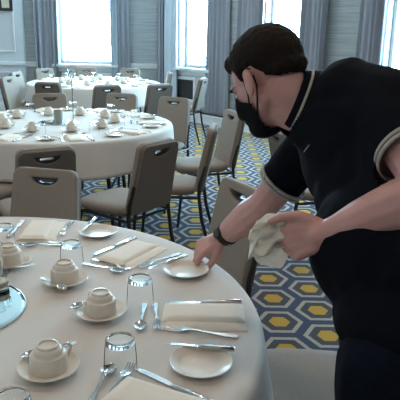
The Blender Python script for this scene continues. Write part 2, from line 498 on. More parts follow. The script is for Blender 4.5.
# ceiling downlights (the room's own lamps)
k = 0
rows_ = ('over the nearest table', 'over the gap between near and middle tables', 'over the middle table', 'over the far table')
cols_ = ('leftmost', 'left', 'right', 'rightmost')
for iy, y in enumerate((-.6, 2.2, 5.0, 7.8)):
    for ix, x in enumerate((-4.2, -2.0, .3, 2.6)):
        if iy == 3 and ix == 3: continue
        t = thing('ceiling_downlight', 'round recessed ceiling downlight, %s of the row %s' % (cols_[ix], rows_[iy]), 'downlight', (x, y, CEILZ), 0, 'ceiling downlights')
        bm = bmesh.new(); lathe(bm, [(.085, 0), (.115, 0), (.115, -.012), (.085, -.018), (.085, 0)], 28); obj('trim_ring', bm, M_PLINTH, t)
        bm = bmesh.new(); lathe(bm, [(0, -.004), (.084, -.004), (.084, -.001), (0, -.001)], 28); obj('diffuser', bm, M_LAMP, t)
        l = bpy.data.lights.new('downlight_lamp', 'AREA'); l.shape = 'DISK'; l.size = .16; l.energy = LAMP_W; l.color = LAMP_COL
        lo = link(bpy.data.objects.new('downlight_lamp', l)); lo.parent = t; lo.location = (0, 0, -.025)

# ------------------------------------------------------------------ tables
TZ = 0.745
T1, T2, T3 = V((-.745, 1.44, 0)), V((-1.15, 4.82, 0)), V((-1.50, 8.49, 0))
RT = .912
def round_table(c, which, seed, hem=.492):
    t = thing('round_table', 'round folding table under the cloth, %s' % which, 'table', c, 0, 'round banquet tables')
    bm = bmesh.new(); lathe(bm, [(0, TZ-.04), (RT-.02, TZ-.04), (RT-.008, TZ-.03), (RT-.008, TZ-.012), (RT-.02, TZ-.006), (0, TZ-.006)], 64); obj('tabletop', bm, M_DARKW, t)
    for sx in (-1, 1):
        for sy in (-1, 1):
            bm = bmesh.new(); tube(bm, [(sx*.42, sy*.35, TZ-.04), (sx*.45, sy*.38, .35), (sx*.48, sy*.40, 0)], .016); obj('leg', bm, M_FRAME, t)
    for sx in (-1, 1):
        bm = bmesh.new(); tube(bm, [(sx*.46, -.385, .30), (sx*.46, .385, .30)], .011); obj('brace', bm, M_FRAME, t)
    rnd = random.Random(seed); N = 180
    ks = [(rnd.choice((7, 9, 11, 13, 16)), rnd.random()*6.28, rnd.uniform(.25, .6)) for _ in range(4)]
    bm = bmesh.new(); rings = []
    prof = [(0.0, TZ), (.25, TZ), (.55, TZ), (RT-.05, TZ), (RT-.012, TZ-.001), (RT+.002, TZ-.006), (RT+.008, TZ-.02)]
    nd = 9
    for i in range(1, nd+1):
        u = i/nd; prof.append((RT+.010, TZ-.02-(TZ-.02-hem)*u))
    for q, (r, z) in enumerate(prof):
        if r == 0: rings.append([bm.verts.new((0, 0, z))]); continue
        ring = []
        for j in range(N):
            a = 2*math.pi*j/N; rr = r
            if q > 6:
                u = (q-6)/nd
                f = sum(kk[2]*math.sin(kk[0]*a+kk[1]) for kk in ks)
                rr = r+.026*u*(f+.5)+.008*u
            ring.append(bm.verts.new((rr*math.cos(a), rr*math.sin(a), z)))
        rings.append(ring)
    for A, B in zip(rings, rings[1:]):
        for j in range(N):
            k2 = (j+1) % N
            if len(A) == 1: bm.faces.new((A[0], B[j], B[k2]))
            else: bm.faces.new((A[j], B[j], B[k2], A[k2]))
    o = obj('tablecloth', bm, M_CLOTH, sharp=80); o.location = c
    md = o.modifiers.new('thickness', 'SOLIDIFY'); md.thickness = .0025; md.offset = -1
    tag(o, 'white tablecloth draped over %s' % which, 'tablecloth', 'white round tablecloths')
round_table(T1, 'the nearest table with the man reaching over it', 1)
round_table(T2, 'the middle table with the slim number stand', 2)
round_table(T3, 'the far table by the windows', 3)

# ------------------------------------------------------------------ chairs
def make_chair():
    """faces +Y (front), back at -Y, base on z=0"""
    t = link(bpy.data.objects.new('banquet_chair', None))
    # seat pad
    bm = bmesh.new(); rows = []
    n = 14
    def sq(u, e=.35): return (abs(u)**(2/e*.5))*(1 if u > 0 else -1)
    hw, hd = .205, .215
    ring_z = [(.0, .80), (.004, .93), (.02, .99), (.04, 1.0), (.052, .97), (.060, .90), (.064, .7), (.066, .35)]
    rings = []
    N = 40
    for dz, k in ring_z:
        r = []
        for j in range(N):
            a = 2*math.pi*j/N; ca, sa = math.cos(a), math.sin(a)
            p = 5.0; m_ = (abs(ca)**p+abs(sa)**p)**(-1/p)
            wx = hw*(1.0 if sa > 0 else 1.0-.10*min(1, -sa*m_))
            r.append(bm.verts.new((wx*ca*m_*k, hd*sa*m_*k+.01, .415+dz)))
        rings.append(r)
    for A, B in zip(rings, rings[1:]):
        for j in range(N): bm.faces.new((A[j], B[j], B[(j+1) % N], A[(j+1) % N]))
    bm.faces.new(rings[0][::-1]); bm.faces.new(rings[-1])
    obj('seat', bm, M_CHAIR, t, sharp=60)
    # backrest: rounded, tapering board with a half-moon hand hole
    wb, wt, hb = .168, .151, .41
    out = [(-wb, 0), (wb, 0)]+arc(wt-.035, hb-.035, .035, .035, 0, 90, 6)+arc(-wt+.035, hb-.035, .035, .035, 90, 180, 6)
    moon = arc(0, hb-.022, .080, .056, 180, 360, 16)
    tilt = math.radians(12)
    R = Matrix.Translation((0, -.215, .455)) @ Matrix.Rotation(math.radians(90)+tilt, 4, 'X')
    def board(nm, polys, ext, bev, m, dn=0.0):
        me = curve_mesh(nm, polys, ext, bev); me.transform(R @ Matrix.Translation((0, 0, dn)))
        return mobj(nm, me, m, t, sharp=50)
    ins = [(x*.985, y*.995) for x, y in out]
    board('backrest', [out, moon], .010, .010, M_CHAIR, -.010)
    board('back_panel', [[(x*.99, y*.998+.0004) for x, y in out], moon], .006, .006, M_CHBACK, .022)
    slot = arc(.030, hb-.047, .011, .011, -90, 90, 5)+arc(-.030, hb-.047, .011, .011, 90, 270, 5)
    board('handle', [[(x*.975, (y-hb)*.985+hb) for x, y in moon], slot], .011, .003, M_HANDLE, .004)
    # frame: uprights running into rear legs, front legs, rails
    for s in (-1, 1):
        bm = bmesh.new()
        tube(bm, [(s*.185, -.315, 0), (s*.183, -.245, .25), (s*.180, -.222, .42), (s*.177, -.226, .50), (s*.172, -.262, .62)], [.011, .0125, .0125, .012, .009])
        obj('leg', bm, M_FRAME, t)
        bm = bmesh.new(); tube(bm, [(s*.188, .235, 0), (s*.188, .205, .30), (s*.185, .17, .400), (s*.183, .12, .407)], [.011, .0125, .0125, .012]); obj('leg', bm, M_FRAME, t)
        bm = bmesh.new(); tube(bm, [(s*.186, -.222, .405), (s*.186, .14, .405)], .010); obj('side_rail', bm, M_FRAME, t)
    bm = bmesh.new(); tube(bm, [(-.186, .12, .405), (.186, .12, .405)], .009); obj('cross_rail', bm, M_FRAME, t)
    bm = bmesh.new(); tube(bm, [(-.188, -.222, .405), (.188, -.222, .405)], .009); obj('cross_rail', bm, M_FRAME, t)
    return t
chair0 = make_chair(); _used = [False]
BACKOFF = .315     # distance from the chair's origin to its top edge, behind it
def chair(top, face, label):
    c = chair0 if not _used[0] else dup(chair0)
    _used[0] = True
    d = V((face[0], face[1], 0)).normalized()
    c.location = (top[0]+d.x*BACKOFF, top[1]+d.y*BACKOFF, 0)
    c.rotation_euler = (0, 0, math.atan2(d.y, d.x)-math.pi/2)
    return tag(c, label, 'chair', 'banquet chairs')
def to(c, p, tw=0):
    d = V((c.x-p[0], c.y-p[1], 0)); d.rotate(Euler((0, 0, math.radians(tw)))); return d
def tc_(px, py, T, label, z=.858, tw=0):
    p = at(px, py, z); chair(p, to(T, p, tw), label)
tc_(49, 169.5, T1, 'taupe chair tucked in at far side of the nearest table, facing the camera', tw=-12)
tc_(248, 185, T1, 'taupe chair behind the man\'s outstretched arm at the nearest table', tw=-20)
chair((.70, 1.60), (-1, 0.02), 'taupe chair at bottom right whose seat shows between tablecloth and man')
tc_(47, 150, T2, 'dark-backed chair at near side of middle table, behind the camera-facing taupe chair', tw=18)
tc_(160.5, 143, T2, 'dark-backed chair in middle of picture, at near right of middle table', tw=20)
tc_(216, 127, T2, 'taupe chair with seat in profile, nearer of the pair right of the middle table', tw=27)
tc_(237, 112, T2, 'taupe chair in profile, farther of the pair right of the middle table', tw=20)
chair((-1.50, 3.50), (.22, 1), 'chair at left edge of picture, only its seat showing by middle table')
tc_(49, 94, T2, 'taupe chair at far left side of the middle table, facing the camera')
tc_(123, 94, T2, 'taupe chair at far side of the middle table, right of the number stand')
tc_(176, 98, T2, 'taupe chair at far right end of the middle table, facing the camera', tw=18)
tc_(47, 83, T3, 'dark-backed chair at near left side of the far table')
tc_(108, 86, T3, 'dark-backed chair at near side of the far table, below the wide window', tw=15)
tc_(161, 85, T3, 'dark-backed leaning chair at near right side of the far table', tw=0)
chair((-.46, 9.0), to(T3, (-.46, 9.0), -20), 'bluish lit chair at right end of the far table before the grille')
tc_(43, 69, T3, 'chair at far left of the far table, standing by the left curtain')
tc_(86, 68.3, T3, 'chair at far side of the far table, centred under the wide window')
tc_(131, 69, T3, 'chair at far right of the far table, under the wall rail')
chair(at(5, 77.5, .858), (1, -.16), 'pale blue-lit chair in profile at left edge, nearer of two')
chair(at(14, 72.5, .858), (1, -.14), 'pale blue-lit chair in profile at left edge, farther of two')
chair((.03, 8.05), (-1, .25), 'chair in profile before the white wall panel, right of the grille')
chair((.50, 3.92), (1, .25), 'chair glimpsed between the man\'s chin and chest')

# ------------------------------------------------------------------ tableware
def me_of(bm, m, sharp=35):
    me = bpy.data.meshes.new('tableware'); bmesh.ops.recalc_face_normals(bm, faces=bm.faces[:]); bm.to_mesh(me); bm.free()
    me.materials.append(m)
    for p in me.polygons: p.use_smooth = True
    me.set_sharp_from_angle(angle=math.radians(sharp))
    return me
def mk_saucer():
    bm = bmesh.new()
    lathe(bm, [(0, .004), (.022, .004), (.024, .0), (.028, .0), (.030, .004), (.05, .011), (.068, .018), (.070, .0195), (.0685, .021), (.05, .0145), (.031, .0085), (.028, .0075), (0, .0075)], 36)
    return me_of(bm, M_PORC, 60)
def mk_plate(R=.074):
    bm = bmesh.new(); k = R/.074
    lathe(bm, [(0, .003), (.042*k, .003), (.044*k, 0), (.049*k, 0), (.051*k, .004), (.064*k, .011), (.073*k, .014), (.074*k, .0155), (.073*k, .0165), (.063*k, .0135), (.051*k, .0075), (.046*k, .006), (0, .006)], 40)
    return me_of(bm, M_PORC, 60)
def mk_cup_body():   # upside down: rim at the bottom, foot ring on top
    bm = bmesh.new()
    lathe(bm, [(.0405, 0), (.0420, .001), (.0422, .018), (.0415, .037), (.0395, .0415), (.0345, .0435), (.0335, .0445), (.0325, .052), (.0290, .0565), (.0245, .058), (.0238, .064), (.0205, .0645), (.0195, .060), (0, .0595)], 36)
    lathe(bm, [(.0405, 0), (.0395, .018), (.0385, .035), (.029, .046), (.02, .053), (0, .0545)], 36)
    return me_of(bm, M_PORC, 40)
def mk_cup_handle():
    bm = bmesh.new()
    tube(bm, [(.038, 0, .012), (.050, 0, .010), (.062, 0, .017), (.066, 0, .028), (.060, 0, .039), (.048, 0, .043), (.035, 0, .040)], [.0035, .0038, .004, .004, .004, .0038, .0035], 8)
    return me_of(bm, M_PORC, 60)
def mk_glass():      # upside-down tumbler: thin wall, thick base on top
    bm = bmesh.new()
    lathe(bm, [(.0385, .001), (.0365, .045), (.0338, .076)], 36)
    wall = me_of(bm, M_THIN, 50)
    bm = bmesh.new()
    lathe(bm, [(0, .0745), (.020, .0745), (.0315, .0765), (.0336, .0775), (.0328, .087), (.0305, .0905), (.027, .0905), (.023, .0875), (0, .0865)], 36)
    return wall, me_of(bm, M_GLASS, 30)
def put_glass(loc, label, group):
    t = thing('upturned_tumbler', label, 'glass', loc, 0, group)
    for nm, k in (('glass_wall', 'gw'), ('glass_base', 'gb')):
        o = link(bpy.data.objects.new(nm, ME[k])); o.parent = t
    return t
def loft(bm, secs, th):
    """secs: (x, half width, z, dish)"""
    rows = []
    for x, hw, z, dish in secs:
        rows.append([V((x, hw*q, z-dish*(1-q*q))) for q in (-1, -.6, -.2, .2, .6, 1)])
    grid_solid(bm, rows, th)
def mk_spoon(Ln=.19):
    k = Ln/.19; bm = bmesh.new()
    S = [(-.095, .007, .004, 0), (-.090, .0095, .004, 0), (-.06, .0075, .004, 0), (-.02, .004, .006, 0), (.02, .0032, .010, 0), (.040, .004, .0115, 0)]
    for i in range(1, 11):
        u = i/10; S.append((.040+.055*u, max(.002, .0205*math.sin(math.pi*min(.98, .06+u*.94))**.6*(1-.1*u)), .011-.002*u, .0075*math.sin(math.pi*u)))
    loft(bm, [(x*k, h*k, z, d*k) for x, h, z, d in S], .0018)
    return me_of(bm, M_STEEL, 50)
def mk_fork(Ln=.195):
    k = Ln/.195; bm = bmesh.new()
    S = [(-.0975, .006, .004, 0), (-.092, .0095, .004, 0), (-.06, .0075, .004, 0), (-.02, .004, .006, 0), (.02, .0033, .009, 0), (.032, .006, .0095, 0), (.042, .0115, .008, .001), (.052, .0125, .0065, .001)]
    loft(bm, [(x*k, h*k, z, d*k) for x, h, z, d in S], .002)
    for q in (-1, -.333, .333, 1):
        y = q*.0105*k
        rows = [[V((x*k, y-hw, z)), V((x*k, y+hw, z))] for x, hw, z in ((.050, .0018, .0062), (.065, .0016, .0045), (.085, .0014, .0055), (.0975, .0008, .0085))]
        grid_solid(bm, rows, .0018)
    return me_of(bm, M_STEEL, 50)
def mk_knife(Ln=.225):
    k = Ln/.225
    h = bmesh.new(); rows = []
    for x, hw, z in ((-.1125, .006, .007), (-.108, .0085, .0085), (-.06, .008, .0085), (-.01, .0065, .0075), (.005, .0055, .0055)):
        rows.append([V((x*k, hw*q, z-.002*q*q)) for q in (-1, -.5, 0, .5, 1)])
    grid_solid(h, rows, .005)
    b = bmesh.new(); rows = []
    for x, a, c in ((.004, -.005, .0055), (.02, -.0095, .0062), (.06, -.0105, .0062), (.09, -.0095, .006), (.105, -.005, .0055), (.1125, .002, .005)):
        rows.append([V((x*k, a*k, .0030)), V((x*k, (a+c)/2*k, .0036)), V((x*k, c*k, .0042))])
    grid_solid(b, rows, .0014)
    return me_of(h, M_STEEL, 50), me_of(b, M_STEEL, 50)
def mk_napkin(lx=.205, ly=.115, seed=0):
    rnd = random.Random(seed); bm = bmesh.new()
    def layer(x0, x1, y0, y1, z0, th):
        rows = []
        nx, ny = 14, 10
        for i in range(nx+1):
            u = i/nx; r = []
            for j in range(ny+1):
                v = j/ny
                e = min(u, 1-u, v*.6, (1-v)*.6)
                rd = th*(1-max(0, 1-e/.06)**2)
                z = z0+max(.0015, rd)+.0012*math.sin(u*5+seed)*math.sin(v*4+seed*2)
                r.append(V((x0+(x1-x0)*u, y0+(y1-y0)*v, z)))
            rows.append(r)
        top = [[bm.verts.new(p) for p in r] for r in rows]; bot = [[bm.verts.new((p.x, p.y, z0)) for p in r] for r in rows]
        for i in range(nx):
            for j in range(ny):
                bm.faces.new((top[i][j], top[i+1][j], top[i+1][j+1], top[i][j+1])); bm.faces.new((bot[i][j], bot[i][j+1], bot[i+1][j+1], bot[i+1][j]))
        for i in range(nx):
            bm.faces.new((top[i][0], bot[i][0], bot[i+1][0], top[i+1][0])); bm.faces.new((top[i][ny], top[i+1][ny], bot[i+1][ny], bot[i][ny]))
        for j in range(ny):
            bm.faces.new((top[0][j], top[0][j+1], bot[0][j+1], bot[0][j])); bm.faces.new((top[nx][j], bot[nx][j], bot[nx][j+1], top[nx][j+1]))
    layer(-lx/2, lx/2, -ly/2, ly/2, 0, .008)
    layer(-lx/2+.002, lx/2-.003, -ly/2+.034, ly/2-.002, .0068, .009)
    return me_of(bm, M_NAPKIN, 60)
ME = dict(saucer=mk_saucer(), plate=mk_plate(), cup=mk_cup_body(), cuph=mk_cup_handle(), tea=mk_spoon(.135),
          spoon=mk_spoon(.185), dfork=mk_fork(.165), fork=mk_fork(.195), dspoon=mk_spoon(.165), napkin=mk_napkin(.225, .142))
ME['gw'], ME['gb'] = mk_glass()
ME['kh'], ME['kb'] = mk_knife(.225)
ME['bh'], ME['bb'] = mk_knife(.165)
def put(name, me, loc, rz, label, cat, group):
    o = link(bpy.data.objects.new(name, me)); o.location = loc; o.rotation_euler = (0, 0, rz)
    return tag(o, label, cat, group)
def put_knife(kind, loc, rz, label, group, tilt=0.0):
    t = thing('butter_knife' if kind == 'b' else 'table_knife', label, 'knife', loc, rz, group)
    t.rotation_euler = (0, tilt, rz)
    for nm, k in (('handle', kind+'h'), ('blade', kind+'b')):
        o = link(bpy.data.objects.new(nm, ME[k])); o.parent = t
    return t
def put_cup(loc, rz, label, group):
    t = thing('teacup', label, 'cup', loc, rz, group)
    for nm, k in (('cup_body', 'cup'), ('handle', 'cuph')):
        o = link(bpy.data.objects.new(nm, ME[k])); o.parent = t
    return t
Z0 = TZ+.0006
def pair(a, b, z=Z0):
    """pixel endpoints (handle end, working end) -> midpoint, heading"""
    p, q = at(*a, TZ+.004), at(*b, TZ+.004)
    m = (p+q)/2; d = q-p
    return V((m.x, m.y, z)), math.atan2(d.y, d.x), d.length

# --- nearest table, placed from the photograph
near = ['far left setting near the candle mirror', 'setting just left of the man\'s reaching hand', 'right-hand setting nearest the man', 'bottom setting at lower frame edge']
G1 = 'place settings on the nearest table'
saucers = [((9, 262), 250), ((65, 280), 100), ((101, 312), 128), ((49, 368), 55)]
for i, (p, ha) in enumerate(saucers):
    q = at(*p, TZ+.012); loc = V((q.x, q.y, Z0))
    w_ = ('by left frame edge', 'third from the bottom', 'second from the bottom', 'nearest the camera')[i]
    put('saucer', ME['saucer'], loc, 0, 'white saucer under upturned cup, cup %s on nearest table' % w_, 'saucer', G1)
    put_cup(loc+V((0, 0, .0078)), math.radians(ha), 'white upturned teacup, %s on the nearest table' % w_, G1)
# teaspoons lie on saucers beside the cups
for i, (a, b, w_) in enumerate((((23, 268), (3, 272), 'by left frame edge'), ((41, 279), (63, 291), 'third from the bottom'), ((112, 303), (84, 316), 'second from the bottom'), ((66, 352), (27, 364), 'nearest the camera'))):
    p, q = at(*a, TZ+.02), at(*b, TZ+.02); d = (q-p).normalized()
    if i == 0: m = (p+q)/2
    elif i == 1: m = p+d*.066
    else: m = q-d*.062
    # keep clear of the cup: slide sideways out to the saucer's flat
    s = at(*saucers[i][0], TZ+.012); n = V((-d.y, d.x, 0)); off = (m-s).dot(n)
    sg = 1 if off > 0 else -1
    if abs(off) < .052: m = m+n*(sg*.052-off)
    put('teaspoon', ME['tea'], (m.x, m.y, Z0+.0205), math.atan2(d.y, d.x), 'small steel teaspoon on saucer, beside cup %s' % w_, 'spoon', G1)
for i, (p, w_) in enumerate((((98, 231), 'far side of nearest table'), ((186, 269), 'under the man\'s reaching hand'), ((201, 361), 'nearest the camera at right'))):
    q = at(*p, TZ+.014); loc = V((q.x, q.y, Z0))
    put('bread_plate', ME['plate'], loc, 0, 'small round white bread plate, %s' % w_, 'plate', G1)
for a, b, w_ in (((96.5, 221), (82, 236), 'at far side of nearest table'), ((186, 260), (149, 273), 'under the man\'s reaching hand'), ((241, 356), (160, 349), 'nearest the camera')):
    m, h, l = pair(a, b)
    put_knife('b', V((m.x, m.y, Z0+.0168)), h, 'steel butter knife lying across the bread plate %s' % w_, G1)
naps = [((42, 229), (47.5, 216.5), (32, 239), 0), ((133, 252.5), (153, 240.5), (114, 261.5), 1), ((204, 315), (243, 315), (165, 314), 2), ((155, 406), (193, 420), (126, 398), 3)]
for (c, a, b, i) in naps:
    q = at(*c, TZ+.01); m, h, l = pair(a, b)
    put('folded_napkin', ME['napkin'], (q.x, q.y, Z0), h+math.pi, 'ivory napkin folded into rectangle, %s' % near[i], 'napkin', G1)
for a, b, i in (((6, 240), (25.5, 216.5), 0), ((135.5, 237.5), (93, 255), 1), ((243, 301), (162, 303.5), 2), ((203, 399.5), (146, 373), 3)):
    m, h, l = pair(a, b)
    put_knife('k', m, h, 'steel table knife beside napkin, %s' % near[i], G1)
for a, b, i in (((71.5, 221.5), (60, 236), 0), ((176, 254.5), (143, 266), 1), ((236, 336), (166, 328), 2)):
    m, h, l = pair(a, b)
    put('dinner_fork', ME['fork'], m, h, 'steel dinner fork beside napkin, %s' % near[i], 'fork', G1)
for a, b, i in (((57, 245), (36, 245.5), 0), ((87, 264), (119, 272), 1), ((144.5, 304), (140, 331), 2), ((86, 408), (113, 365), 3)):
    m, h, l = pair(a, b)
    put('dessert_spoon', ME['dspoon'], m, h, 'steel dessert spoon above napkin, %s' % near[i], 'spoon', G1)
for a, b, i in (((31, 243), (54, 243), 0), ((93, 259), (130, 269.5), 1), ((155, 303), (157.5, 331), 2), ((103, 404), (131, 366), 3)):
    m, h, l = pair(a, b)
    put('dessert_fork', ME['dfork'], m, h, 'steel dessert fork above napkin, %s' % near[i], 'fork', G1)
for p, w_ in (((3, 226), 'at far left edge of nearest table'), ((71, 243), 'beside the far left napkin'), ((140, 278), 'in front of the bread plate the man touches'), ((120, 339), 'between the two near upturned cups and bread plate'), ((12, 396), 'at bottom left corner of picture')):
    q = at(*p, TZ+.088)
    put_glass((q.x, q.y, Z0), 'clear glass tumbler upside down, %s' % w_, G1)

# candle mirrors and holders
def mirror(c, r, label):
    t = thing('centrepiece_mirror', label, 'mirror', (c.x, c.y, Z0), 0, 'table centrepieces')
    bm = bmesh.new(); lathe(bm, [(0, 0), (r, 0), (r, .003), (r-.008, .006), (0, .006)], 56); obj('mirror_glass', bm, M_MIRROR, t, sharp=15)
    bm = bmesh.new(); lathe(bm, [(r, 0), (r+.003, .001), (r+.003, .0045), (r, .005)], 56); obj('rim', bm, M_STEEL, t)
def votive(p, label, r=.034, h=.085, wax=True, m=None):
    t = thing('candle_glass', label, 'candle holder', p, 0, 'table centrepieces')
    bm = bmesh.new(); lathe(bm, [(0, 0), (r*.9, 0), (r, .004), (r*1.08, h), (r*1.02, h), (r*.94, .012), (0, .010)], 32); obj('glass_cup', bm, M_GLASS, t)
    if wax:
        bm = bmesh.new(); lathe(bm, [(0, .0115), (r*.9, .0125), (r*.95, h*.55), (r*.8, h*.57), (0, h*.56)], 28); o = obj('wax', bm, m or M_WAX, t)
        bm = bmesh.new(); tube(bm, [(0, 0, h*.56), (.001, 0, h*.66)], .001, 6); obj('wick', bm, M_HANDLE, o)
M_IVW = mat('ivory_candle_wax', (.75, .70, .58), .5)
mirror(T1+V((.07, .05, 0)), .195, 'round mirror tile with candle glasses on the nearest table')
p1 = at(-1, 288, TZ+.01); votive((p1.x, p1.y, Z0+.0065), 'glass candle holder on nearest mirror tile, front one', .030, .050, True, M_IVW)
p1 = at(-6, 279, TZ+.01); votive((p1.x-.02, p1.y+.02, Z0+.0065), 'tall glass candle holder on nearest mirror tile, rear one', .042, .105, True, M_IVW)
mirror(T2, .16, 'round mirror tile at centre of the middle table')
p2 = at(58.5, 121, TZ); vt = thing('candle_glass', 'grey-green candle jar with reddish top beside the number stand', 'candle holder', (p2.x, p2.y, Z0), 0, 'table centrepieces')
bm = bmesh.new(); lathe(bm, [(0, 0), (.032, 0), (.036, .004), (.037, .085), (.034, .085), (.033, .010), (0, .008)], 32); obj('jar', bm, mat('frosted_green_glass', (.36, .38, .35), .25, noise=.1), vt)
bm = bmesh.new(); lathe(bm, [(0, .06), (.0325, .06), (.0325, .092), (.028, .097), (0, .094)], 28); o = obj('wax', bm, mat('terracotta_wax', (.48, .22, .15), .5, noise=.1), vt)
bm = bmesh.new(); tube(bm, [(0, 0, .094), (.001, 0, .104)], .0012, 6); obj('wick', bm, M_HANDLE, o)
mirror(T3, .16, 'round mirror tile at centre of the far table')
votive((T3.x, T3.y, Z0+.0065), 'glass candle holder on the far table mirror', .034, .09, True, M_IVW)

# number stand on the middle table
p2 = at(73.5, 122, TZ)
st = thing('table_number_stand', 'slim chrome table number stand with looped clip on the middle table', 'stand', (p2.x, p2.y, Z0))
bm = bmesh.new(); lathe(bm, [(0, 0), (.038, 0), (.039, .004), (.034, .008), (.008, .012), (0, .012)], 32); obj('base', bm, M_STEEL, st)
bm = bmesh.new(); tube(bm, [(0, 0, .010), (0, 0, .36)], .0062); obj('stem', bm, M_STEEL, st)
bm = bmesh.new()
tube(bm, [(0, 0, .350)]+[(.022*math.sin(a), .003*a/6, .378-.026*math.cos(a)) for a in [i*.42 for i in range(16)]], .0055)
obj('clip', bm, M_STEEL, st)
bm = bmesh.new(); tube(bm, [(-.006, -.004, .385), (-.028, -.008, .405), (-.034, -.008, .425), (-.020, -.006, .432), (.004, -.003, .408)], .0055); obj('clip', bm, M_STEEL, st)

# --- middle and far tables: the same setting repeated round the table
ang_words = ('at its right end', 'at its right far side', 'at its far side right of centre', 'at its far side left of centre', 'at its left far side', 'at its left end',
             'at its left near side', 'at its near side left of centre', 'at its near side right of centre', 'at its right near side')
def settings(c, a0, tname, full, seed):
    rnd = random.Random(seed); G = 'place settings on %s' % tname
    for k in range(10):
        a = math.radians(a0+36*k)
        deg = (a0+36*k) % 360
        wd = '%s %s' % (tname, ang_words[int(((deg+18) % 360)//36)])
        u = V((math.cos(a), math.sin(a), 0)); t = V((-u.y, u.x, 0))
        J = lambda s=.008: V((rnd.uniform(-s, s), rnd.uniform(-s, s), 0))
        P = lambda r, tt, z=Z0: c+u*r+t*tt+J()+V((0, 0, z))
        ja = lambda: rnd.uniform(-.08, .08)
        s = P(.45, .02); put('saucer', ME['saucer'], s, 0, 'white saucer on %s' % wd, 'saucer', G)
        put_cup(s+V((0, 0, .0078)), rnd.uniform(0, 6), 'white upturned teacup on %s' % wd, G)
        put_glass(P(.60, .165), 'clear upturned tumbler on %s' % wd, G)
        put('folded_napkin', ME['napkin'], P(.755, 0), a+ja()+math.pi, 'folded ivory napkin on %s' % wd, 'napkin', G)
        q = P(.745, -.197); put('bread_plate', ME['plate'], q, 0, 'white bread plate on %s' % wd, 'plate', G)
        put_knife('b', q+V((0, 0, .0168)), a+math.pi+rnd.uniform(-.3, .3), 'butter knife across bread plate on %s' % wd, G)
        put_knife('k', P(.755, .102), a+math.pi+ja(), 'steel table knife on %s' % wd, G)
        put('dinner_fork', ME['fork'], P(.755, -.100), a+math.pi+ja(), 'steel dinner fork on %s' % wd, 'fork', G)
        if full:
            put('dessert_spoon', ME['dspoon'], P(.585, .025), a+math.pi/2+ja(), 'steel dessert spoon on %s' % wd, 'spoon', G)
            put('dessert_fork', ME['dfork'], P(.625, .02), a-math.pi/2+ja(), 'steel dessert fork on %s' % wd, 'fork', G)
settings(T2, 4, 'the middle table', True, 5)
settings(T3, 14, 'the far table', False, 6)

#PERSON
# ------------------------------------------------------------------ the man
class Blob:
    """solid primitives merged by voxel remesh into one continuous skin"""
    def __init__(s, grow=0.0): s.bm = bmesh.new(); s.g = grow
    def ell(s, c, r, axes=None, seg=3):
        b = bmesh.new(); bmesh.ops.create_icosphere(b, subdivisions=seg, radius=1)
        ax = axes or (V((1, 0, 0)), V((0, 1, 0)), V((0, 0, 1)))
        for v in b.verts:
            v.co = V(c)+ax[0]*v.co.x*(r[0]+s.g)+ax[1]*v.co.y*(r[1]+s.g)+ax[2]*v.co.z*(r[2]+s.g)
        s._add(b)
    def cap(s, p0, r0, p1, r1):
        p0, p1 = V(p0), V(p1); b = bmesh.new()
        for p, r in ((p0, r0+s.g), (p1, r1+s.g)):
            bmesh.ops.create_icosphere(b, subdivisions=2, radius=r, matrix=Matrix.Translation(p))
        res = bmesh.ops.convex_hull(b, input=b.verts[:])
        inner = [v for v in b.verts if not v.link_faces]
        for v in list(b.verts):
            if not any(f.is_valid for f in v.link_faces): pass
        ge = [e for e in res.get('geom_interior', []) if isinstance(e, bmesh.types.BMVert)]
        bmesh.ops.delete(b, geom=ge, context='VERTS')
        s._add(b)
    def chain(s, pts, rs):
        for a, b, ra, rb in zip(pts, pts[1:], rs, rs[1:]): s.cap(a, ra, b, rb)
    def _add(s, b):
        me = bpy.data.meshes.new('tmp'); b.to_mesh(me); b.free(); s.bm.from_mesh(me); bpy.data.meshes.remove(me)
    def mesh(s, voxel, smooth=4, fac=.5):
        me = bpy.data.meshes.new('blob'); s.bm.to_mesh(me); s.bm.free()
        o = link(bpy.data.objects.new('blob', me))
        m = o.modifiers.new('r', 'REMESH'); m.mode = 'VOXEL'; m.voxel_size = voxel; m.adaptivity = 0
        m = o.modifiers.new('s', 'SMOOTH'); m.iterations = smooth; m.factor = fac
        dg = bpy.context.evaluated_depsgraph_get()
        out = bpy.data.meshes.new_from_object(o.evaluated_get(dg))
        bpy.data.objects.remove(o); bpy.data.meshes.remove(me)
        return out
def frame(fwd, up):
    f = V(fwd).normalized(); l = V(up).cross(f).normalized(); u = f.cross(l).normalized()
    return f, l, u

# joints
HEADC = atd(266, 79, 1.52)
yaw, pit = math.radians(44), math.radians(33)
hf = V((-math.cos(yaw), math.sin(yaw), 0))
HF, HL, HU = frame(hf*math.cos(pit)+V((0, 0, -math.sin(pit))), (0, 0, 1))
def hd(x, y, z): return HEADC+HF*x+HL*y+HU*z
NECK = atd(305, 106, 1.50)
LSH, LEL, LWR = atd(386, 113, 1.31), atd(436, 192, 1.13), atd(331, 232, 1.27)
UPB = atd(352, 97, 1.42)
RSH, REL, RWR = atd(322, 134, 1.68), atd(262, 207, 1.83), atd(223, 236.5, 1.97)
PELV = V((.455, 1.15, .90)); BELLY = V((.43, 1.24, 1.04)); CHEST = V((.395, 1.45, 1.215))
SHAX = (LSH-RSH).normalized()
LHIP, RHIP = V((.385, 1.07, .88)), V((.53, 1.22, .88))
LKNE, RKNE = V((.375, 1.055, .49)), V((.545, 1.20, .49))
LANK, RANK = V((.40, 1.05, .09)), V((.58, 1.19, .09))
FFWD = V((-.75, .66, 0)).normalized()
pf, pl, pu = frame(FFWD, (0, 0, 1))
spine = (NECK-BELLY).normalized()
cl = (SHAX-spine*SHAX.dot(spine)).normalized(); cf = cl.cross(spine).normalized()

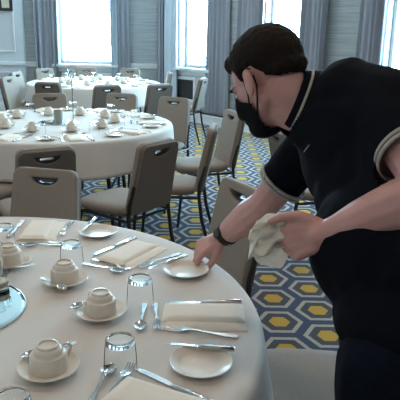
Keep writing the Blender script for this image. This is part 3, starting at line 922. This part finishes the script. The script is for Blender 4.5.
def head_prims(b, ears=True):
    ax = (HF, HL, HU)
    b.ell(hd(-.016, 0, .032), (.098, .077, .085), ax)
    b.ell(hd(.030, 0, -.035), (.062, .064, .085), ax)
    b.ell(hd(.058, 0, -.098), (.036, .036, .027), ax)
    for s in (-1, 1):
        b.cap(hd(-.006, s*.052, -.055), .024, hd(.055, s*.020, -.104), .020)
        b.ell(hd(.058, s*.034, -.045), (.028, .024, .03), ax)
        if ears:
            ex = (HF*.84-HL*s*.54).normalized(); ez = (HU-HF*.22); ez = (ez-ex*ez.dot(ex)).normalized(); ey = ez.cross(ex)
            b.ell(hd(-.010, s*.088, -.014), (.024, .0075, .036), (ex, ey, ez))
            b.ell(hd(-.010, s*.088, -.014)-ex*.019, (.007, .009, .027), (ex, ey, ez))
            b.ell(hd(-.010, s*.088, -.014)+ez*.026, (.016, .009, .008), (ex, ey, ez))
    b.cap(hd(.086, 0, -.006), .010, hd(.106, 0, -.044), .013)
    for s in (-1, 1): b.ell(hd(.094, s*.012, -.048), (.011, .008, .008), ax)
    b.ell(hd(.076, 0, .016), (.018, .052, .013), ax)
    b.ell(hd(.086, 0, -.073), (.010, .024, .009), ax)

def hand_prims(b, wr, d, n, side, curls, spread=.12, thumb=None, scale=1.0):
    """wr wrist, d finger direction, n back-of-hand normal; side=+1: thumb lies towards n x d"""
    d = V(d).normalized(); n = (V(n)-d*V(n).dot(d)).normalized(); t = n.cross(d)*side
    tips = []
    k = scale
    offs = (.030, .010, -.010, -.029); lens = (.074, .082, .076, .060); base = (.088, .091, .087, .080)
    b.cap(wr-d*.01, .027*k, wr+d*.03*k, .026*k)
    for i in range(4):
        kn = wr+d*base[i]*k+t*offs[i]*k
        b.cap(wr+d*.022*k+t*offs[i]*.55*k, .016*k, kn, .0125*k)
        p = kn; ang = 0; fd = (d+t*offs[i]*spread*12).normalized()
        for j, (frac, r0, r1) in enumerate(((.46, .0108, .0098), (.31, .0096, .0088), (.23, .0086, .0072))):
            ang += math.radians(curls[i][j])
            dirv = (fd*math.cos(ang)-n*math.sin(ang)).normalized()
            q = p+dirv*lens[i]*frac*k
            b.cap(p, r0*k, q, r1*k); p = q
        tips.append((p, dirv, n*math.cos(ang)+fd*math.sin(ang)))
    # webbed palm
    b.ell(wr+d*.052*k-n*.006, (.040*k, .037*k, .015*k), (d, t, n))
    th = thumb or ((.55, .75, -.35), (.75, .45, -.45), (.9, .1, -.4))
    p = wr+d*.024*k+t*.024*k-n*.006
    for (a, c, e), ln, r0, r1 in zip(th, (.044, .034, .027), (.0175, .0125, .0112), (.0128, .0112, .0088)):
        dv = (d*a+t*c+n*e).normalized(); q = p+dv*ln*k
        b.cap(p, r0*k, q, r1*k); p = q
    tips.append((p, dv, (n-dv*n.dot(dv)).normalized()))
    return tips

body = Blob()
head_prims(body)
body.cap(hd(-.030, 0, -.045), .062, NECK, .070)
body.cap(hd(.0, 0, -.075), .045, NECK+cf*.02, .062)
body.ell(CHEST, (.125, .175, .17), (cf, cl, spine))
body.ell(BELLY, (.145, .15, .15), (pf, pl, pu))
body.ell(PELV, (.130, .150, .12), (pf, pl, pu))
for sh, el, wr in ((LSH, LEL, LWR), (RSH, REL, RWR)):
    body.cap(NECK-spine*.05, .06, sh, .062)
    body.cap(sh, .062, sh.lerp(el, .45), .056); body.cap(sh.lerp(el, .45), .056, el, .047)
    body.cap(el, .049, el.lerp(wr, .30), .054); body.cap(el.lerp(wr, .30), .054, el.lerp(wr, .75), .042); body.cap(el.lerp(wr, .75), .042, wr, .032)
for hip, kn, an in ((LHIP, LKNE, LANK), (RHIP, RKNE, RANK)):
    body.cap(hip, .088, kn, .058); body.cap(kn, .056, kn.lerp(an, .35), .054); body.cap(kn.lerp(an, .35), .054, an, .038)
    body.cap(an, .036, an+FFWD*.11+V((0, 0, -.05)), .03)
# right hand: reaching down to the rim of the bread plate
RD = (at(196, 251, .795)-RWR).normalized()
rtips = hand_prims(body, RWR, RD, V((.15, -.25, 1)), 1, ((38, 38, 22), (42, 40, 24), (48, 42, 24), (50, 42, 24)), thumb=((.70, .55, -.42), (.90, .1, -.42), (.88, -.15, -.42)))
# left hand: closed round the napkin
LD = (atd(300, 241, 1.285)-LWR).normalized()
ltips = hand_prims(body, LWR, LD, V((.0, -.85, .35)), -1, ((48, 62, 38), (53, 68, 40), (58, 72, 44), (64, 74, 46)), thumb=((.66, .60, .22), (.95, .20, .14), (.99, -.06, .02)))
bme = body.mesh(.0045, 3, .5)

man = thing('person', 'man in dark polo and black face mask leaning over nearest table with napkin', 'person', (.47, 1.14, 0))
inv = Matrix.Translation(-man.location)
def mpart(name, me, m, parent=man, sharp=180):
    if parent is man: me.transform(inv)
    else: me.transform(inv)
    return mobj(name, me, m, parent, True, sharp)
body_o = mpart('body', bme, M_SKIN); body_o['label'] = 'skin of face, neck, arms and hands'

def cut(me, keep):
    b = bmesh.new(); b.from_mesh(me)
    bmesh.ops.delete(b, geom=[v for v in b.verts if not keep(v.co)], context='VERTS')
    return b
def loc_head(p):
    q = p-HEADC
    return q.dot(HF), q.dot(HL), q.dot(HU)
def lerp_tab(tab, x):
    if x <= tab[0][0]: return tab[0][1]
    for (a, b), (c, d) in zip(tab, tab[1:]):
        if x <= c: return b+(d-b)*(x-a)/(c-a)
    return tab[-1][1]
# hair
hb_ = Blob()
hb_.ell(hd(-.018, 0, .036), (.107, .085, .094), (HF, HL, HU))
hb_.ell(hd(-.050, 0, -.010), (.070, .072, .060), (HF, HL, HU))
hb_.ell(hd(.050, 0, .070), (.040, .060, .034), (HF, HL, HU))
hme = hb_.mesh(.0045, 4)
HAIRLINE = [(-.12, -.042), (-.08, -.034), (-.05, -.014), (-.028, .018), (.010, .020), (.016, -.004), (.026, -.004), (.034, .030), (.055, .046), (.11, .050)]
def hline(x): return lerp_tab(HAIRLINE, x)
b = cut(hme, lambda p: loc_head(p)[2] > hline(loc_head(p)[0])-.004)
for v in b.verts:
    x, y, z = loc_head(v.co); e = (z-hline(x))
    k = max(0, 1-e/.040)
    nz = mnoise.noise(V((x*60, y*60, z*90)))*.0022+mnoise.noise(V((x*160, y*160, z*60)))*.0016
    c = V((-.016, 0, .02)); q = V((x, y, z))-c
    q = q*(1-.13*k*k)+q.normalized()*nz
    q += c; v.co = hd(*q)
me = bpy.data.meshes.new('hair'); b.to_mesh(me); b.free()
hair = mpart('hair', me, M_HAIR, man); hair['label'] = 'short dark brown hair'
# face mask
mb = Blob(.009); head_prims(mb, False)
mme = mb.mesh(.005, 5, .5)
def inmask(p):
    x, y, z = loc_head(p)
    top = lerp_tab([(.02, -.048), (.05, -.030), (.075, -.010), (.095, .004)], x)
    return x > .016 and z < top and z > -.150 and x > .016+.25*max(0, -.085-z)
b = cut(mme, inmask)
bmesh.ops.recalc_face_normals(b, faces=b.faces[:])
bmesh.ops.solidify(b, geom=b.faces[:], thickness=.002)
me = bpy.data.meshes.new('mask'); b.to_mesh(me); b.free()
mask = mpart('face_mask', me, M_MASK, man)
for s in (-1, 1):
    for pts in ([(.030, s*.066, -.052), (.014, s*.075, -.030), (-.002, s*.090, .012), (-.018, s*.093, .026), (-.034, s*.090, .012)],
                [(.026, s*.060, -.090), (.008, s*.070, -.070), (-.012, s*.082, -.056), (-.032, s*.090, -.030), (-.034, s*.089, -.004)]):
        b = bmesh.new(); tube(b, [hd(*p) for p in pts], .0020, 6)
        me = bpy.data.meshes.new('loop'); b.to_mesh(me); b.free(); mpart('ear_loop', me, M_MASK, mask)
for s in (-1, 1):
    b = bmesh.new(); bmesh.ops.create_uvsphere(b, u_segments=20, v_segments=14, radius=.0125, matrix=Matrix.Translation(hd(.0765, s*.032, -.010)))
    me = bpy.data.meshes.new('eye'); b.to_mesh(me); b.free(); e = mpart('eye', me, M_EYE, man)
    b = bmesh.new(); bmesh.ops.create_uvsphere(b, u_segments=16, v_segments=10, radius=.0062, matrix=Matrix.Translation(hd(.0832, s*.032, -.011)))
    me = bpy.data.meshes.new('iris'); b.to_mesh(me); b.free(); mpart('iris', me, M_IRIS, e)
    b = bmesh.new(); tube(b, [hd(.090, s*.014, .013), hd(.093, s*.028, .017), hd(.086, s*.044, .015), hd(.074, s*.052, .010)], [.003, .0045, .004, .002], 8)
    me = bpy.data.meshes.new('brow'); b.to_mesh(me); b.free(); mpart('eyebrow', me, M_HAIR, man)
b = bmesh.new(); tube(b, [hd(.088, -.022, -.074), hd(.096, -.008, -.0735), hd(.096, .008, -.0735), hd(.088, .022, -.074)], [.002, .0045, .0045, .002], 8)
me = bpy.data.meshes.new('mouth'); b.to_mesh(me); b.free(); mpart('mouth', me, M_LIP, man)
for tip, dv, up in rtips+ltips:
    b = bmesh.new(); bmesh.ops.create_icosphere(b, subdivisions=2, radius=1)
    sd = dv.cross(up).normalized()
    for v in b.verts: v.co = tip+up*.0052-dv*.001+dv*v.co.x*.0068+sd*v.co.y*.0052+up*v.co.z*.0022
    me = bpy.data.meshes.new('nail'); b.to_mesh(me); b.free(); mpart('finger_nail', me, M_NAIL, man)

# polo shirt
SL_L, SL_R = LSH.lerp(LEL, .58), RSH.lerp(REL, .66)
pb_ = Blob(.0)
pb_.ell(CHEST, (.150, .200, .185), (cf, cl, spine))
pb_.cap(NECK-spine*.05-cf*.02, .085, UPB, .092)
pb_.cap(UPB, .092, LSH-cf*.02, .088)
pb_.cap(UPB, .092, RSH-cf*.03, .085)
pb_.cap(UPB, .095, BELLY-pf*.05, .12)
pb_.cap(NECK-spine*.07-cf*.05, .085, RSH-cf*.02, .080)
pb_.cap(LSH-cf*.02, .085, BELLY-pf*.06-pl*-.06, .12)
pb_.ell(CHEST+cf*.0-spine*.10, (.165, .19, .15), (cf, cl, spine))
pb_.ell(BELLY+pf*.012, (.178, .182, .175), (pf, pl, pu))
pb_.ell(PELV+V((0, 0, .03)), (.166, .182, .115), (pf, pl, pu))
pb_.cap(CHEST-cf*.06, .12, BELLY-pf*.05, .12)
pb_.cap(NECK-spine*.035, .076, CHEST, .13)
pb_.cap(NECK-spine*.045-cf*.02, .076, NECK-spine*.018-cf*.01, .074)
for sh, el, sl in ((LSH, LEL, SL_L), (RSH, REL, SL_R)):
    pb_.cap(NECK-spine*.06, .075, sh, .078); pb_.cap(CHEST, .13, sh-spine*.03, .078)
    d = (el-sh).normalized()
    pb_.cap(sh, .080, sl+d*.05, .069)
pme = pb_.mesh(.0075, 8, .5)
ND = (hd(-.02, 0, -.06)-NECK).normalized()
def keep_polo(p):
    for sh, el, sl in ((LSH, LEL, SL_L), (RSH, REL, SL_R)):
        d = (el-sh).normalized()
        a_ = (p-sl).dot(d)
        if 0 < a_ < .15 and (p-sl-d*a_).length < .082: return False
    if p.z < .865: return False
    a_ = (p-NECK).dot(ND)
    if a_ > .004 and (p-NECK-ND*a_).length < .088: return False
    return True
b = cut(pme, keep_polo)
for v in b.verts:
    q = v.co
    f = mnoise.noise(q*9)*.006+mnoise.noise(V((q.x*22, q.y*22, q.z*9)))*.003
    v.co = q+v.normal*f
me = bpy.data.meshes.new('polo'); b.to_mesh(me); b.free()
polo = mpart('polo_shirt', me, M_POLO, man); polo['label'] = 'dark navy short-sleeved polo shirt'
md = polo.modifiers.new('thickness', 'SOLIDIFY'); md.thickness = .004; md.offset = -1
# collar: a folded band round the neck with pale tipping
def ring(c, ax, r0, r1, z0, z1, m, name, parent, n=40, sq=1.0, gap=None, fx=None):
    a = ax.normalized(); x = (fx-a*fx.dot(a)).normalized(); y = a.cross(x)
    rows = []
    a0, a1 = gap or (0, 2*math.pi)
    for (r, z) in ((r0, z0), ((r0+r1)/2, (z0+z1)/2), (r1, z1)):
        rows.append([c+a*z+(x*math.cos(a0+(a1-a0)*i/n)+y*math.sin(a0+(a1-a0)*i/n)*sq)*r for i in range(n+1)])
    b = bmesh.new()
    vv = [[b.verts.new(p) for p in r] for r in rows]
    for i in range(2):
        for j in range(n): b.faces.new((vv[i][j], vv[i][j+1], vv[i+1][j+1], vv[i+1][j]))
    me = bpy.data.meshes.new(name); b.to_mesh(me); b.free()
    o = mpart(name, me, m, parent)
    md = o.modifiers.new('thickness', 'SOLIDIFY'); md.thickness = .004; md.offset = 0
    return o
GAP = (math.radians(18), math.radians(342))
ring(NECK+ND*.0, ND, .0765, .098, .036, -.018, M_POLO, 'collar', polo, gap=GAP, fx=cf)
ring(NECK+ND*.0, ND, .0965, .1025, -.012, -.026, M_TIP, 'collar_tipping', polo, gap=GAP, fx=cf)
ring(NECK+ND*.0, ND, .0850, .0875, .020, .014, M_TIP, 'collar_tipping', polo, gap=GAP, fx=cf)
for sh, el, sl, r in ((LSH, LEL, SL_L, .0735), (RSH, REL, SL_R, .0735)):
    d = (el-sh).normalized()
    ring(sl, d, r, r, -.016, -.008, M_TIP, 'sleeve_tipping', polo, fx=cf)
    ring(sl, d, r, r-.001, -.004, .004, M_TIP, 'sleeve_tipping', polo, fx=cf)
# small stitched mark on the left chest, lying on the shirt
dg = bpy.context.evaluated_depsgraph_get(); dg.update()
def shirt_hit(px, py):
    o = cam.location - man.location; d = ray(px, py).normalized()
    ok, p, n, i = polo.ray_cast(o, d)
    return (p, n) if ok else (None, None)
pa_, na_ = shirt_hit(304.5, 152); pb2, nb2 = shirt_hit(310, 144.5)
if pa_ and pb2:
    b = bmesh.new(); tube(b, [pa_+na_*.002, (pa_+pb2)/2+na_*.002, pb2+nb2*.002], [.0009, .0016, .0009], 6)
    me = bpy.data.meshes.new('mark'); b.to_mesh(me); b.free(); mobj('stitched_mark', me, M_TIP, polo)
# trousers
tb = Blob()
tb.ell(PELV-V((0, 0, .02)), (.150, .168, .13), (pf, pl, pu))
for hip, kn, an in ((LHIP, LKNE, LANK), (RHIP, RKNE, RANK)):
    tb.cap(hip+V((0, 0, -.02)), .106, kn, .080); tb.cap(kn, .080, an+V((0, 0, -.02)), .066)
tme = tb.mesh(.009, 5, .5)
b = cut(tme, lambda p: p.z > .055)
for v in b.verts: v.co += v.normal*(mnoise.noise(V((v.co.x*14, v.co.y*14, v.co.z*7)))*.006)
me = bpy.data.meshes.new('trousers'); b.to_mesh(me); b.free()
mpart('trousers', me, M_TROUS, man)
for an in (LANK, RANK):
    sb = Blob(); base = V((an.x, an.y, 0))
    sb.cap(base+FFWD*-.03+V((0, 0, .045)), .042, base+FFWD*.10+V((0, 0, .042)), .040); sb.cap(base+FFWD*.10+V((0, 0, .040)), .038, base+FFWD*.17+V((0, 0, .032)), .030)
    sb.cap(base+V((0, 0, .05)), .045, base+V((0, 0, .09)), .042)
    sme = sb.mesh(.006, 3); b = bmesh.new(); b.from_mesh(sme)
    for v in b.verts: v.co.z = max(0.001, v.co.z)
    me = bpy.data.meshes.new('shoe'); b.to_mesh(me); b.free(); mpart('shoe', me, M_SHOE, man)
# wristwatch on the right wrist
wd = (RWR-REL).normalized(); wc = RWR-wd*.020
wt_ = ring(wc, wd, .0385, .0375, -.011, .011, M_WATCH, 'wristwatch', man, fx=V((0, -.3, 1)))
fn = (V((-.2, -.75, .6))-wd*V((-.2, -.75, .6)).dot(wd)).normalized(); fs = wd.cross(fn)
def disc(c, n, t, r, h, m, name, parent):
    b = bmesh.new(); s = n.cross(t)
    lathe(b, [(0, 0), (r, 0), (r, h*.8), (r*.9, h), (0, h)], 24)
    b.transform(Matrix(((t.x, s.x, n.x, c.x), (t.y, s.y, n.y, c.y), (t.z, s.z, n.z, c.z), (0, 0, 0, 1))))
    me = bpy.data.meshes.new(name); b.to_mesh(me); b.free(); return mpart(name, me, m, parent, 40)
disc(wc+fn*.036, fn, wd, .017, .008, M_WATCH, 'watch_case', wt_)
disc(wc+fn*.0442, fn, wd, .014, .0012, M_HANDLE, 'watch_dial', wt_)
disc(wc-fs*.0385, -fs, wd, .006, .004, M_STEEL, 'buckle', wt_)

# napkin held in the left hand
HB = LWR+LD*.085+V((0, 0, .016))
nf_, nl_, nu_ = frame(LD, (0, 0, 1))
def held_layer(b, ofs, ph, L, W, lift):
    rows = []
    for i in range(27):
        u = i/26; r = []
        for j in range(21):
            v = j/20
            wv = W*(.30+.70*min(1, u*1.9)**.7)*(1-.25*max(0, u-.8)/.2)
            x = -.012+L*u-.018*abs(v-.55)*2*u
            z = (v-.5)*wv+lift*u-.030*u*u
            y = .016*math.sin(v*9+ph+u*2.2)*(.4+.6*u)+.010*math.sin(v*17+ph*2+u*4)*u+.006*math.sin(u*14+ph)
            z += .010*math.sin(u*8+v*4+ph)*u
            r.append(HB+nf_*x+nu_*z*.92-nl_*(z*.25)+nl_*(y+ofs))
        rows.append(r)
    grid_solid(b, rows, .003, nl_*-1)
b = bmesh.new()
held_layer(b, -.022, .3, .120, .110, .014)
held_layer(b, -.034, 1.9, .100, .085, .034)
held_layer(b, -.012, 3.3, .110, .080, .034)
hn = obj('held_napkin', b, M_HELD, sharp=80)
tag(hn, 'crumpled ivory cloth napkin held in the man\'s left hand', 'napkin')
